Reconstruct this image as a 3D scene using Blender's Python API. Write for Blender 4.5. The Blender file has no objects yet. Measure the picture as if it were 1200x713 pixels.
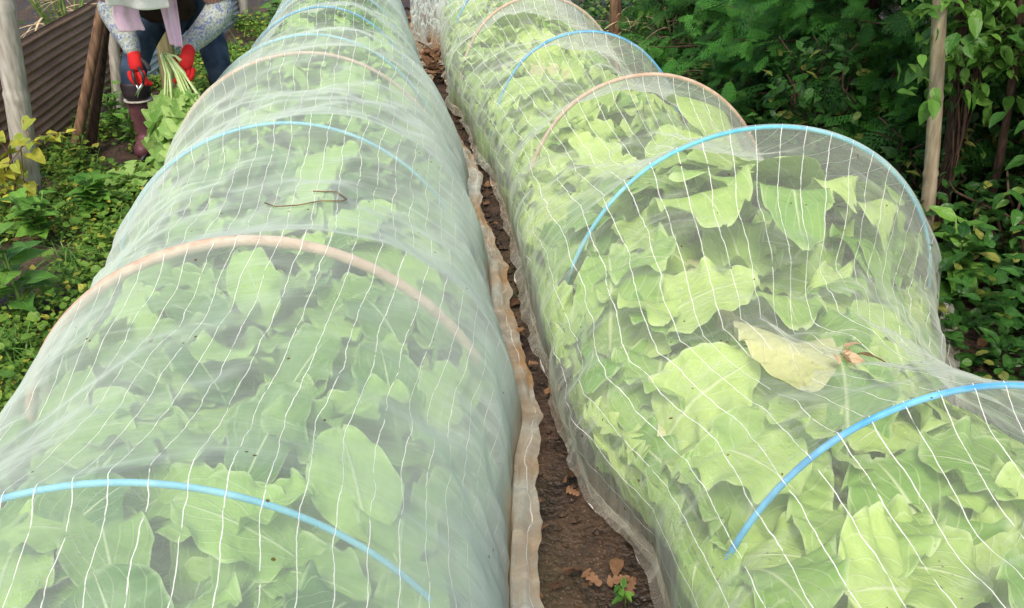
import bpy, math, random
import numpy as np
from mathutils import Vector, Matrix
R = math.radians
rng = np.random.default_rng(7)
random.seed(7)
S = bpy.context.scene
COL = S.collection

# ------------------------------------------------------------------ camera, sky, sun, exposure
cam = bpy.data.objects.new('camera', bpy.data.cameras.new('camera')); COL.objects.link(cam)
cam.data.sensor_width = 36; cam.data.lens = 30
cam.location = (0, 0, 1.7)
cam.rotation_euler = (R(60), 0, R(-7.4))
cam.data.clip_start = .05; cam.data.clip_end = 500
S.camera = cam
world = bpy.data.worlds.new('World'); S.world = world; world.use_nodes = True
wn = world.node_tree.nodes; wl = world.node_tree.links
SUN_EL, SUN_AZ = 58, 200          # azimuth of the sun measured clockwise from +Y
sky = wn.new('ShaderNodeTexSky'); sky.sky_type = 'NISHITA'; sky.sun_disc = False
sky.sun_elevation = R(SUN_EL); sky.sun_rotation = R(SUN_AZ); sky.dust_density = 5; sky.air_density = 1.0
wl.new(sky.outputs[0], wn['Background'].inputs[0]); wn['Background'].inputs[1].default_value = .13
sl = bpy.data.lights.new('sun', 'SUN'); sl.energy = 1.5; sl.angle = R(14); sl.color = (1, .94, .84)
sun = bpy.data.objects.new('sun', sl); COL.objects.link(sun)
d = Vector((math.sin(R(SUN_AZ)) * math.cos(R(SUN_EL)), math.cos(R(SUN_AZ)) * math.cos(R(SUN_EL)), math.sin(R(SUN_EL))))
sun.rotation_euler = d.to_track_quat('Z', 'Y').to_euler(); sun.location = d * 20
S.view_settings.view_transform = 'Standard'; S.view_settings.look = 'None'
S.view_settings.exposure = 0.66; S.view_settings.gamma = 1
S.render.engine = 'CYCLES'
S.cycles.transparent_max_bounces = 24; S.cycles.max_bounces = 8
S.cycles.diffuse_bounces = 4

# ------------------------------------------------------------------ helpers
def tag(o, label=None, cat=None, group=None, kind=None):
    for k, v in (('label', label), ('category', cat), ('group', group), ('kind', kind)):
        if v: o[k] = v
    return o
def empty(name, loc, rz=0):
    o = bpy.data.objects.new(name, None); o.location = loc; o.rotation_euler = (0, 0, rz); o.empty_display_size = .1
    COL.objects.link(o); return o
def mesh_obj(name, V, F, m, parent=None, uv=None, attr=None, smooth=True):
    """V (n,3), F list of tuples or (m,k) array, uv per vertex, attr per vertex float 'rnd'"""
    V = np.asarray(V, dtype=np.float32); me = bpy.data.meshes.new(name)
    if isinstance(F, np.ndarray):
        k = F.shape[1]; fl = F.astype(np.int32).ravel(); nf = len(F)
        me.vertices.add(len(V)); me.vertices.foreach_set('co', V.ravel())
        me.loops.add(len(fl)); me.loops.foreach_set('vertex_index', fl)
        me.polygons.add(nf); me.polygons.foreach_set('loop_start', np.arange(nf, dtype=np.int32) * k)
        me.update(calc_edges=True)
    else:
        me.from_pydata([tuple(map(float, v)) for v in V], [], F); me.update()
        fl = np.array([i for f in F for i in f], dtype=np.int32)
    if uv is not None:
        l = me.uv_layers.new(name='UVMap'); l.data.foreach_set('uv', np.asarray(uv, dtype=np.float32)[fl].ravel())
    if attr is not None:
        a = me.attributes.new('rnd', 'FLOAT', 'POINT'); a.data.foreach_set('value', np.asarray(attr, dtype=np.float32))
    me.polygons.foreach_set('use_smooth', np.full(len(me.polygons), smooth))
    me.validate()
    if m: me.materials.append(m)
    o = bpy.data.objects.new(name, me); COL.objects.link(o)
    if parent: o.parent = parent
    return o
class MB:
    def __init__(s): s.V = []; s.F = []; s.n = 0
    def add(s, V, F):
        s.V.append(np.asarray(V, dtype=float)); s.F += [tuple(i + s.n for i in f) for f in F]; s.n += len(V); return s
    def tube(s, pts, rad, n=10, cap=True, squash=1.0):
        P = [Vector(p) for p in pts]; m = len(P); rad = [rad] * m if not hasattr(rad, '__len__') else rad
        V = []; F = []; ref = None
        for i, p in enumerate(P):
            t = (P[min(i + 1, m - 1)] - P[max(i - 1, 0)]).normalized()
            if ref is None:
                ref = t.orthogonal().normalized()
            ref = (ref - t * ref.dot(t)).normalized(); b = t.cross(ref)
            for k in range(n):
                a = 2 * math.pi * k / n
                V.append(p + (ref * math.cos(a) + b * math.sin(a) * squash) * rad[i])
        for i in range(m - 1):
            for k in range(n):
                k2 = (k + 1) % n
                F.append((i * n + k, i * n + k2, (i + 1) * n + k2, (i + 1) * n + k))
        if cap:
            F.append(tuple(range(n))[::-1]); F.append(tuple((m - 1) * n + k for k in range(n)))
        return s.add(V, F)
    def box(s, c, size, M=None):
        V = []
        for x in (-.5, .5):
            for y in (-.5, .5):
                for z in (-.5, .5):
                    v = Vector((x * size[0], y * size[1], z * size[2]))
                    if M: v = M @ v
                    V.append(v + Vector(c))
        return s.add(V, [(0, 1, 3, 2), (4, 6, 7, 5), (0, 4, 5, 1), (2, 3, 7, 6), (0, 2, 6, 4), (1, 5, 7, 3)])
    def build(s, name, m, parent=None, smooth=True):
        return mesh_obj(name, np.concatenate(s.V), s.F, m, parent, smooth=smooth)

TAB = np.random.default_rng(3).random((16, 64, 64))
def vn(x, y, seed=0):
    x = np.asarray(x, float) + seed * 7.31; y = np.asarray(y, float) + seed * 3.17
    xi = np.floor(x).astype(int); yi = np.floor(y).astype(int); fx = x - xi; fy = y - yi
    fx = fx * fx * (3 - 2 * fx); fy = fy * fy * (3 - 2 * fy); T = TAB[seed % 16]
    a = T[xi % 64, yi % 64]; b = T[(xi + 1) % 64, yi % 64]; c = T[xi % 64, (yi + 1) % 64]; e = T[(xi + 1) % 64, (yi + 1) % 64]
    return (a * (1 - fx) + b * fx) * (1 - fy) + (c * (1 - fx) + e * fx) * fy
def fbm(x, y, seed=0, o=3):
    r = 0; a = .5; t = 0
    for i in range(o): r = r + a * vn(np.asarray(x) * 2 ** i, np.asarray(y) * 2 ** i, seed + i); t += a; a *= .5
    return r / t

# ------------------------------------------------------------------ materials
class NT:
    def __init__(s, name):
        s.m = bpy.data.materials.new(name); s.m.use_nodes = True; s.t = s.m.node_tree; s.n = s.t.nodes; s.l = s.t.links
        s.n.clear(); s.out = s.n.new('ShaderNodeOutputMaterial')
    def N(s, typ, **k):
        nd = s.n.new('ShaderNode' + typ)
        for a, v in k.items():
            if a.startswith('i_'):
                key = a[2:]; key = int(key) if key.isdigit() else key.replace('_', ' ')
                s.set(nd.inputs[key], v)
            else: setattr(nd, a, v)
        return nd
    def set(s, inp, v):
        if isinstance(v, bpy.types.NodeSocket): s.l.new(v, inp)
        elif isinstance(v, tuple) and len(v) == 3 and inp.type == 'RGBA': inp.default_value = (*v, 1)
        else: inp.default_value = v
    def math(s, op, a, b=0.0, c=None):
        nd = s.n.new('ShaderNodeMath'); nd.operation = op; s.set(nd.inputs[0], a); s.set(nd.inputs[1], b)
        if c is not None: s.set(nd.inputs[2], c)
        return nd.outputs[0]
    def ramp(s, f, stops):
        nd = s.n.new('ShaderNodeValToRGB'); s.set(nd.inputs[0], f); e = nd.color_ramp.elements
        while len(e) < len(stops): e.new(.5)
        for el, (p, c) in zip(e, stops):
            el.position = p; el.color = (c, c, c, 1) if isinstance(c, (int, float)) else (*c, 1)
        return nd.outputs[0]
    def mix(s, f, a, b, blend='MIX'):
        nd = s.n.new('ShaderNodeMix'); nd.data_type = 'RGBA'; nd.blend_type = blend
        s.set(nd.inputs[0], f); s.set(nd.inputs[6], a); s.set(nd.inputs[7], b); return nd.outputs[2]
    def noise(s, scale, det=3, vec=None, dist=0.0):
        nd = s.N('TexNoise'); nd.inputs['Scale'].default_value = scale; nd.inputs['Detail'].default_value = det
        nd.inputs['Distortion'].default_value = dist
        if vec is not None: s.l.new(vec, nd.inputs['Vector'])
        return nd.outputs[0]
    def obj(s): return s.N('TexCoord').outputs['Object']
    def uv(s): return s.N('TexCoord').outputs['UV']
    def mapped(s, vec, scale):
        nd = s.N('Mapping'); nd.inputs['Scale'].default_value = scale; s.l.new(vec, nd.inputs['Vector']); return nd.outputs[0]
    def bump(s, h, strength=.5, dist=.01, normal=None):
        nd = s.N('Bump'); nd.inputs['Strength'].default_value = strength; nd.inputs['Distance'].default_value = dist
        s.l.new(h, nd.inputs['Height'])
        if normal is not None: s.l.new(normal, nd.inputs['Normal'])
        return nd.outputs[0]
    def principled(s, color, rough=.7, normal=None, spec=.4, metal=0.0):
        nd = s.N('BsdfPrincipled'); s.set(nd.inputs['Base Color'], color); s.set(nd.inputs['Roughness'], rough)
        s.set(nd.inputs['Specular IOR Level'], spec); s.set(nd.inputs['Metallic'], metal)
        if normal is not None: s.l.new(normal, nd.inputs['Normal'])
        return nd.outputs[0]
    def finish(s, sh): s.l.new(sh, s.out.inputs[0]); return s.m

def simple(name, c1, c2, scale=20, rough=.7, bump=.3, dist=.003, stretch=(1, 1, 1), spec=.35, metal=0.0):
    t = NT(name); v = t.mapped(t.obj(), stretch); n = t.noise(scale, 4, v)
    f = t.ramp(n, [(.35, 0.0), (.65, 1.0)])
    return t.finish(t.principled(t.mix(f, c1, c2), rough, t.bump(n, bump, dist), spec, metal))

def leaf_mat(name, dark, light, vein, attr=False, rough=.5, trans=.3, spots=0.0, ribs=7.0, crinkle=.5, yellow=None):
    t = NT(name)
    rnd = t.N('Attribute', attribute_name='rnd').outputs['Fac'] if attr else t.N('ObjectInfo').outputs['Random']
    uv = t.uv(); sp = t.N('SeparateXYZ'); t.l.new(uv, sp.inputs[0]); x, y = sp.outputs[0], sp.outputs[1]
    ax = t.math('ABSOLUTE', t.math('SUBTRACT', x, .5))
    mid = t.math('LESS_THAN', ax, t.math('MULTIPLY', t.math('SUBTRACT', 1.15, y), .035))
    mid = t.ramp(t.math('DIVIDE', ax, t.math('MULTIPLY_ADD', y, -.04, .055)), [(.2, 1.0), (1.0, 0.0)])
    ph = t.math('FRACT', t.math('MULTIPLY', t.math('SUBTRACT', y, t.math('MULTIPLY', ax, .9)), ribs))
    side = t.ramp(t.math('ABSOLUTE', t.math('SUBTRACT', t.math('ADD', ph, t.math('MULTIPLY', t.noise(7, 2, uv), .3)), .65)), [(0.0, 1.0), (.07, 0.0)])
    n = t.noise(9, 4, t.obj()); n2 = t.noise(60, 2, t.obj())
    base = t.mix(t.ramp(t.math('ADD', t.math('MULTIPLY', rnd, .75), t.math('MULTIPLY', n, .5)), [(.25, 0.0), (.95, 1.0)]), dark, light)
    rim = t.math('MAXIMUM', t.ramp(ax, [(.455, 0.0), (.5, 1.0)]), t.ramp(y, [(.965, 0.0), (1.0, 1.0)]))
    base = t.mix(t.math('MULTIPLY', rim, .45), base, vein)
    if yellow:
        base = t.mix(t.ramp(rnd, [(.86, 0.0), (.95, 1.0)]), base, yellow)
    base = t.mix(t.math('MULTIPLY', t.math('MAXIMUM', mid, t.math('MULTIPLY', side, .55)), .75), base, vein)
    if spots:
        vo = t.N('TexVoronoi'); vo.inputs['Scale'].default_value = 45; t.l.new(t.obj(), vo.inputs['Vector'])
        k = t.math('MULTIPLY', t.ramp(vo.outputs['Distance'], [(.10, 1.0), (.17, 0.0)]), t.ramp(t.noise(5, 2, t.obj()), [(.55, 0.0), (.65, spots)]))
        base = t.mix(k, base, (.14, .09, .03))
    vb = t.N('TexVoronoi', feature='SMOOTH_F1'); vb.inputs['Scale'].default_value = 42; t.l.new(t.obj(), vb.inputs['Vector'])
    h = t.math('ADD', t.math('MULTIPLY', vb.outputs['Distance'], -crinkle), t.math('MULTIPLY', t.math('MAXIMUM', mid, t.math('MULTIPLY', side, .5)), .22))
    nm = t.bump(t.math('ADD', h, t.math('MULTIPLY', n2, .4)), .8, .011)
    p = t.principled(base, rough, nm, .35)
    tr = t.N('BsdfTranslucent'); t.l.new(t.mix(.5, base, light), tr.inputs[0])
    mx = t.N('MixShader'); mx.inputs[0].default_value = trans; t.l.new(p, mx.inputs[1]); t.l.new(tr.outputs[0], mx.inputs[2])
    return t.finish(mx.outputs[0])

def net_mat(name, cover, tint, spacing, folds, stained, gapflank, far):
    t = NT(name); uv = t.uv(); sp = t.N('SeparateXYZ'); t.l.new(uv, sp.inputs[0]); u, v = sp.outputs[0], sp.outputs[1]
    # woven-in white threads, running the length of the sheet
    wob = t.math('MULTIPLY', t.math('SUBTRACT', t.noise(3, 4, t.mapped(uv, (1, 1.3, 1))), .5), .060)
    d = t.math('ABSOLUTE', t.math('SUBTRACT', t.math('FRACT', t.math('DIVIDE', t.math('ADD', u, wob), spacing)), .5))
    w_ = t.math('MULTIPLY_ADD', t.noise(30, 3, t.mapped(uv, (.3, 1, 1))), .020, .0045)
    thr = t.math('LESS_THAN', d, w_)
    brk = t.ramp(t.noise(26, 2, t.mapped(uv, (4, 1, 1))), [(.30, .15), (.40, 1.0)])
    thr = t.math('MULTIPLY', thr, brk)
    # fold streaks: long across the tunnel, short along it
    st = t.noise(1.0, 4, t.mapped(uv, (3.2, 26, 1)), .6)
    st2 = t.noise(1.0, 3, t.mapped(uv, (1.6, 7, 1)), 1.2)
    g = t.N('NewGeometry')
    nm = t.bump(t.math('ADD', t.math('MULTIPLY', st, .12), st2), .28, .02)
    dt = t.N('VectorMath', operation='DOT_PRODUCT'); t.l.new(nm, dt.inputs[0]); t.l.new(g.outputs['Incoming'], dt.inputs[1])
    c = t.math('MAXIMUM', t.math('ABSOLUTE', dt.outputs['Value']), .10)
    gf = t.math('MULTIPLY', t.ramp(u, [(.30, 0.0), (.80, 1.0)]), t.math('MULTIPLY_ADD', st2, .9, .45))   # doubled cloth on the side towards the gap
    op = t.math('SUBTRACT', 1 - cover, t.math('MULTIPLY', gf, gapflank))
    op = t.math('ADD', op, t.math('MULTIPLY', t.math('GREATER_THAN', v, 4.66), far))
    open_ = t.math('POWER', op, t.math('DIVIDE', 1.0, c))
    a = t.math('SUBTRACT', 1.0, open_)
    big = t.ramp(t.noise(1.0, 3, t.mapped(uv, (1.6, 2.2, 1)), .8), [(.46, 0.0), (.66, 1.0)])
    flank = t.ramp(t.math('ABSOLUTE', u), [(.42, .15), (.85, 1.0)])
    dens = t.math('MULTIPLY', t.ramp(st, [(.48, 0.0), (.72, folds)]), t.math('MAXIMUM', big, flank))
    a = t.math('MINIMUM', t.math('ADD', a, dens), .93)
    cr = t.noise(1.0, 3, t.mapped(uv, (3.5, 11, 1)), 1.6)
    crease = t.ramp(t.math('ABSOLUTE', t.math('SUBTRACT', cr, .5)), [(.0, 1.0), (.010, 0.0)])
    a = t.math('MINIMUM', t.math('ADD', a, t.math('MULTIPLY', crease, t.math('MULTIPLY', t.math('MAXIMUM', big, flank), .13))), .95)
    vs = t.N('TexVoronoi'); vs.inputs['Scale'].default_value = 22; t.l.new(uv, vs.inputs['Vector'])
    speck = t.math('MULTIPLY', t.math('LESS_THAN', vs.outputs['Distance'], .085), t.math('GREATER_THAN', t.noise(9, 2, uv), .57))
    # soil stain near the hem
    pz = t.N('SeparateXYZ'); t.l.new(g.outputs['Position'], pz.inputs[0])
    zz = t.math('ADD', pz.outputs[2], t.math('MULTIPLY', t.math('SUBTRACT', t.noise(2.2, 4, t.mapped(uv, (1, 1.6, 1))), .5), .5))
    stain = t.math('MULTIPLY', t.ramp(zz, [(.0, 1.0), (.17, 0.0)]), stained)
    a = t.math('MAXIMUM', a, t.math('MULTIPLY', stain, t.math('MULTIPLY_ADD', t.noise(1.0, 3, t.mapped(uv, (60, 5, 1)), 1.2), .55, .08)))
    a = t.math('MAXIMUM', a, t.math('MULTIPLY', thr, .95))
    col = t.mix(stain, tint, t.mix(t.ramp(t.noise(1.0, 3, t.mapped(uv, (9, 4, 1)), .8), [(.4, 0.0), (.65, 1.0)]), (.62, .40, .20), (.62, .54, .42)))
    col = t.mix(t.math('MULTIPLY', thr, t.math('SUBTRACT', 1.0, t.math('MULTIPLY', stain, .6))), col, (.95, .95, .93))
    a = t.math('MAXIMUM', a, t.math('MULTIPLY', speck, .8)); col = t.mix(speck, col, (.16, .09, .04))
    df = t.N('BsdfDiffuse'); t.l.new(col, df.inputs[0]); tl = t.N('BsdfTranslucent'); t.l.new(col, tl.inputs[0])
    m1 = t.N('MixShader'); m1.inputs[0].default_value = .4; t.l.new(df.outputs[0], m1.inputs[1]); t.l.new(tl.outputs[0], m1.inputs[2])
    tp = t.N('BsdfTransparent'); m2 = t.N('MixShader'); t.l.new(a, m2.inputs[0]); t.l.new(tp.outputs[0], m2.inputs[1]); t.l.new(m1.outputs[0], m2.inputs[2])
    return t.finish(m2.outputs[0])

M = {}
M['netL'] = net_mat('net_milky', .205, (.75, .84, .77), .062, .20, 1.0, .22, .10)
M['netR'] = net_mat('net_clear', .125, (.80, .84, .76), .084, .22, .45, .0, .0)
M['leafR'] = leaf_mat('chinese_cabbage_leaf', (.13, .32, .035), (.48, .66, .17), (.70, .80, .46), spots=.9, trans=.25)
M['leafRpale'] = leaf_mat('faded_outer_leaf', (.60, .62, .30), (.70, .70, .42), (.75, .75, .5), spots=.9, trans=.3)
M['leafL'] = leaf_mat('turnip_leaf', (.04, .165, .02), (.33, .56, .12), (.60, .76, .42), spots=.5, trans=.18)
M['bluehoop'] = simple('blue_plastic_hoop', (.05, .28, .52), (.14, .46, .70), 14, .5, .3)
M['cyanhoop'] = simple('pale_blue_plastic_hoop', (.10, .42, .58), (.22, .58, .68), 14, .5, .3)
M['tanhoop'] = simple('split_bamboo_hoop', (.46, .32, .23), (.60, .45, .34), 30, .6, .3, stretch=(1, 1, 1))
M['bamboo'] = simple('weathered_bamboo', (.26, .21, .13), (.46, .39, .27), 14, .6, .3, .003, (4, 4, .5))
M['greywood'] = simple('weathered_grey_post', (.30, .27, .22), (.52, .49, .43), 12, .7, .4, .004, (5, 5, .6))
M['brownwood'] = simple('brown_timber', (.10, .055, .03), (.25, .15, .09), 12, .7, .4, .004, (5, 5, .6))
M['darkbark'] = simple('dark_bark', (.035, .02, .013), (.10, .06, .04), 25, .8, .8, .01, (3, 3, .6))
M['greenwood'] = simple('mossy_stake', (.14, .13, .05), (.30, .26, .14), 14, .8, .4, .004, (4, 4, .6))
M['twig'] = simple('dry_twig', (.12, .07, .035), (.26, .17, .09), 30, .8)
M['stem'] = simple('green_stem', (.10, .18, .04), (.22, .32, .09), 20, .5)
M['paleStem'] = simple('pale_green_stalk', (.45, .60, .22), (.62, .72, .38), 20, .45)
M['straw'] = simple('dry_straw', (.35, .26, .13), (.62, .50, .30), 30, .8)
M['weed'] = leaf_mat('weed_leaf', (.05, .17, .02), (.17, .38, .05), (.25, .42, .12), attr=True, rough=.45, trans=.3)
M['cover'] = leaf_mat('ground_cover_leaf', (.05, .15, .015), (.22, .38, .05), (.2, .35, .1), attr=True, trans=.3, yellow=(.45, .42, .06))
M['yellowleaf'] = leaf_mat('yellowing_vine_leaf', (.16, .28, .03), (.62, .56, .06), (.6, .6, .2), attr=True, trans=.35)
M['broad'] = leaf_mat('hedge_broad_leaf', (.012, .055, .010), (.055, .17, .025), (.07, .17, .04), attr=True, rough=.38, trans=.2, yellow=(.22, .24, .05))
M['bright'] = leaf_mat('bright_hedge_leaf', (.04, .14, .02), (.16, .34, .05), (.2, .36, .1), attr=True, rough=.4, trans=.25)
M['conifer'] = leaf_mat('cypress_frond', (.010, .07, .010), (.07, .26, .03), (.06, .2, .03), attr=True, rough=.5, trans=.15)
M['dead'] = leaf_mat('dead_leaf', (.05, .025, .012), (.26, .14, .07), (.3, .18, .1), attr=True, rough=.7, trans=.15)
M['greens'] = leaf_mat('radish_leaf', (.14, .32, .05), (.34, .52, .14), (.5, .62, .3), attr=True, trans=.3)

def soil_mat():
    t = NT('soil'); v = t.obj(); n = t.noise(7, 8, v); n2 = t.noise(55, 5, v); n3 = t.noise(.9, 3, v)
    c = t.mix(t.ramp(t.math('ADD', t.math('MULTIPLY', n, .6), t.math('MULTIPLY', n2, .4)), [(.38, 0.0), (.62, 1.0)]), (.015, .009, .006), (.080, .045, .026))
    c = t.mix(t.ramp(n3, [(.45, 0.0), (.7, .35)]), c, (.07, .08, .02))
    vo = t.N('TexVoronoi'); vo.inputs['Scale'].default_value = 90; t.l.new(v, vo.inputs['Vector'])
    c = t.mix(t.math('MULTIPLY', t.ramp(vo.outputs['Distance'], [(.12, 1.0), (.2, 0.0)]), t.ramp(n, [(.5, 0.0), (.6, .5)])), c, (.42, .36, .28))
    rough = t.ramp(n, [(.35, .35), (.6, .85)])
    return t.finish(t.principled(c, rough, t.bump(t.math('ADD', n, t.math('MULTIPLY', n2, .6)), .9, .03), .5))
M['soil'] = soil_mat()

def rust_mat(name, a, b, c, metal):
    t = NT(name); v = t.obj(); n = t.noise(5, 6, t.mapped(v, (1, .5, 3))); n2 = t.noise(40, 3, v)
    col = t.mix(t.ramp(n, [(.35, 0.0), (.62, 1.0)]), a, b); col = t.mix(t.ramp(n2, [(.5, 0.0), (.7, .5)]), col, c)
    return t.finish(t.principled(col, .65, t.bump(n2, .3, .003), .4, metal))
M['rust'] = rust_mat('rusty_corrugated_sheet', (.20, .12, .075), (.31, .20, .13), (.14, .06, .035), 0.0)
M['galv'] = rust_mat('galvanised_corrugated_sheet', (.34, .40, .44), (.48, .54, .58), (.30, .32, .33), .3)

# ------------------------------------------------------------------ ground (one sheet to the horizon)
def ground():
    q = np.linspace(-1, 1, 361); gx = 3.2 * q + 3.0 * np.sinh(q * 4.2) * abs(q) ** 2; gx = gx / abs(gx).max() * 1.0
    gx = np.sign(q) * (4.5 * abs(q) + 240 * abs(q) ** 9)
    X, Y = np.meshgrid(gx, gx + 4.0, indexing='ij')
    near = np.exp(-((X / 6) ** 2 + ((Y - 4) / 7) ** 2) ** 2)
    Z = (.05 * (fbm(X * 1.2, Y * 1.2, 2) - .5) + .03 * (fbm(X * 9, Y * 9, 4, 4) - .5)) * near
    Z = Z - .02 * np.exp(-((X - .4) / .12) ** 2) * near - .02
    n = len(q); I = np.arange(n * n).reshape(n, n)
    F = np.stack([I[:-1, :-1], I[1:, :-1], I[1:, 1:], I[:-1, 1:]], -1).reshape(-1, 4)
    o = mesh_obj('ground', np.stack([X, Y, Z], -1).reshape(-1, 3), F, M['soil'])
    tag(o, kind='structure')
ground()
def gz(x, y): return float(.05 * (fbm(x * 1.2, y * 1.2, 2) - .5) + .03 * (fbm(x * 9, y * 9, 4, 4) - .5) - .02)

# ------------------------------------------------------------------ the two tunnels
# hoop: (Y, centre X, half width, height, material, label)
HL = [(.15, -.5, .70, .70, 'bluehoop'), (1.2, -.565, .69, .70, 'cyanhoop'), (2.15, -.44, .72, .70, 'tanhoop'), (3.16, -.44, .72, .70, 'cyanhoop'),
      (4.23, -.45, .73, .70, 'tanhoop'), (4.62, -.44, .69, .70, 'cyanhoop'), (5.35, -.43, .59, .70, 'bluehoop'), (6.3, -.44, .56, .66, 'bluehoop'), (7.4, -.46, .54, .66, 'bluehoop')]
HR = [(.1, 1.2, .66, .70, 'bluehoop'), (1.28, 1.14, .58, .69, 'bluehoop'), (2.62, 1.2, .76, .79, 'cyanhoop'), (3.6, 1.07, .61, .71, 'tanhoop'),
      (4.5, .98, .57, .70, 'bluehoop'), (5.5, .88, .57, .70, 'tanhoop'), (6.5, .88, .56, .68, 'bluehoop'), (7.6, .90, .55, .66, 'bluehoop')]
class Tunnel:
    def __init__(s, H, sag, lump, seed, extra=(), loose=None):
        s.H = np.array([h[:4] for h in H]); s.C = np.array(sorted([h[:4] for h in H] + list(extra))); s.loose = loose; s.sag = sag; s.lump = lump; s.seed = seed
        s.y0, s.y1 = -.9, H[-1][0] + .5
    def par(s, Y):
        return [np.interp(Y, s.C[:, 0], s.C[:, k]) for k in (1, 2, 3)]
    def env(s, Y):
        hy = s.H[:, 0]; Y = np.asarray(Y, float)
        i = np.clip(np.searchsorted(hy, Y) - 1, 0, len(hy) - 2); t = (Y - hy[i]) / (hy[i + 1] - hy[i]); span = hy[i + 1] - hy[i]
        out = (t < 0) | (t > 1)
        t = np.clip(t, 0, 1); return np.where(out, .8, np.abs(np.sin(math.pi * t)) ** .75 * np.clip(span / .9, .3, 1.25))
    def K(s, ph, Y):
        e = s.env(Y)
        side = np.clip(np.abs(ph) / 1.3, 0, 1) ** 2
        L = fbm(ph * 2.6 + 5, np.asarray(Y) * 3.6, s.seed, 3)
        sm = lambda x: np.clip(x, 0, 1) ** 2 * (3 - 2 * np.clip(x, 0, 1))
        if s.loose == 'gap':       # cloth pushed off the hoops by the crop on the side towards the gap
            add = (.06 - .03 * sm((ph - .9) / .5)) * sm((ph + .15) / .55) + .03 * sm((-ph - .95) / .3)
        else: add = .05 * sm((-ph - .75) / .35) + .04 * sm((ph - 1.0) / .3)
        add = add * (.6 + .8 * fbm(ph * 3, np.asarray(Y) * 5, s.seed + 4, 2))
        if s.loose == 'path': add = add + .075 * e * np.exp(-((ph + 1.0) / .45) ** 2)
        add = add - .05 * sm((-ph - 1.2) / .35) * (s.loose == 'path')
        return 1.0 + add - e * (s.sag * (1 - .75 * side) + s.lump * (1.0 - L * 1.1) * .9 * (1 - .55 * side))
    def surf(s, ph, Y, k=None, off=0.0):
        cx, w, h = s.par(Y); k = s.K(ph, Y) if k is None else k
        return np.stack([cx + (w + off) * k * np.sin(ph), np.asarray(Y) + 0 * ph, (h + off) * k * np.cos(ph)], -1)
    def clamp(s, P, margin=.03):
        """press points that would stick out through the net back under it"""
        cx, w, h = s.par(P[:, 1]); a = (P[:, 0] - cx) / w; b = np.maximum(P[:, 2], 0) / h
        r = np.hypot(a, b); ph = np.arctan2(a, b); lim = s.K(ph, P[:, 1]) - margin / .7
        a_ = .80 * lim; b_ = lim - a_
        k = np.where(r > a_, (a_ + b_ * (1 - np.exp(-(r - a_) / b_))) / np.maximum(r, 1e-6), 1.0)
        Q = P.copy(); Q[:, 0] = cx + (P[:, 0] - cx) * k; Q[:, 2] = P[:, 2] * k; return Q
TL = Tunnel(HL, .05, .11, 1, loose='gap'); TR = Tunnel(HR, .155, .20, 6, extra=[(1.5, 1.12, .57, .68), (1.9, 1.02, .63, .69), (3.1, 1.09, .67, .74)], loose='path')

def build_net(T, m, label, seed, skirtL, skirtR, spacing):
    na, nl = 190, 640
    ph = np.linspace(-math.pi / 2, math.pi / 2, na); Yl = np.linspace(T.y0, T.y1, nl)
    # shrink the end of the sheet down onto the ground
    PH, YY = np.meshgrid(ph, Yl, indexing='ij')
    k = T.K(PH, YY); side = np.abs(PH) / (math.pi / 2)
    e = np.clip(T.env(YY), .12, 1)
    warp = .35 * (fbm(PH * 1.5, YY * 1.2, seed + 2) - .5)
    fold = 1 - np.abs(2 * fbm(PH * 1.1 + YY * .5, YY * 9 + warp * 9, seed + 3, 3) - 1)
    fold2 = 1 - np.abs(2 * fbm(PH * 2.4 - YY * 1.3, YY * 5 - warp * 6, seed + 5, 2) - 1)
    k = k + e * ((fold - .7) * (.005 + .075 * side ** 3 * (1 - side ** 6)) + (fold2 - .7) * .012)
    P = T.surf(PH, YY, k, off=.014)
    endf = np.clip((T.y1 - YY) / .45, 0, 1) ** .5; P[..., 2] *= endf
    P[..., 2] = np.maximum(P[..., 2], .012)
    cols = [P[i] for i in range(na)]; us = [np.full(nl, p * .7) for p in ph]
    for sgn, width in ((1, skirtR), (-1, skirtL)):
        b = cols[-1] if sgn > 0 else cols[0]; nn = 12
        for j in range(1, nn + 1):
            q = j / nn; wv = fbm(Yl * 5, q * 1.2 + 0 * Yl, seed + 7, 3)
            c = b.copy(); c[:, 0] += sgn * (width * q * (.75 + .5 * fbm(Yl * 1.1, 0 * Yl + 3, seed + 8)))
            c[:, 0] += q * .034 * (fbm(Yl * 14, q * 2 + 0 * Yl, seed + 1) - .5); c[:, 2] = .014 + .07 * (1 - q) * wv + .02 * fbm(Yl * 22, q * 5 + 0 * Yl, seed + 2, 2) + .03 * np.abs(np.sin(q * 5 + wv * 4)) * wv
            if sgn > 0: cols.append(c); us.append(np.full(nl, math.pi / 2 * .7 + width * q))
            else: cols.insert(0, c); us.insert(0, np.full(nl, -math.pi / 2 * .7 - width * q))
    A = np.stack(cols); U = np.stack(us); VV = np.broadcast_to(Yl, U.shape)
    n0, n1 = A.shape[:2]; I = np.arange(n0 * n1).reshape(n0, n1)
    F = np.stack([I[:-1, :-1], I[1:, :-1], I[1:, 1:], I[:-1, 1:]], -1).reshape(-1, 4)
    o = mesh_obj('insect_net', A.reshape(-1, 3), F, m, uv=np.stack([U, VV], -1).reshape(-1, 2))
    return tag(o, label, 'crop net')
build_net(TL, M['netL'], 'long milky white crop net with thin white threads over the left tunnel', 1, .10, .075, .06)
build_net(TR, M['netR'], 'long clearer crop net sagging between hoops over the right tunnel', 4, .03, .08, .06)

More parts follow.
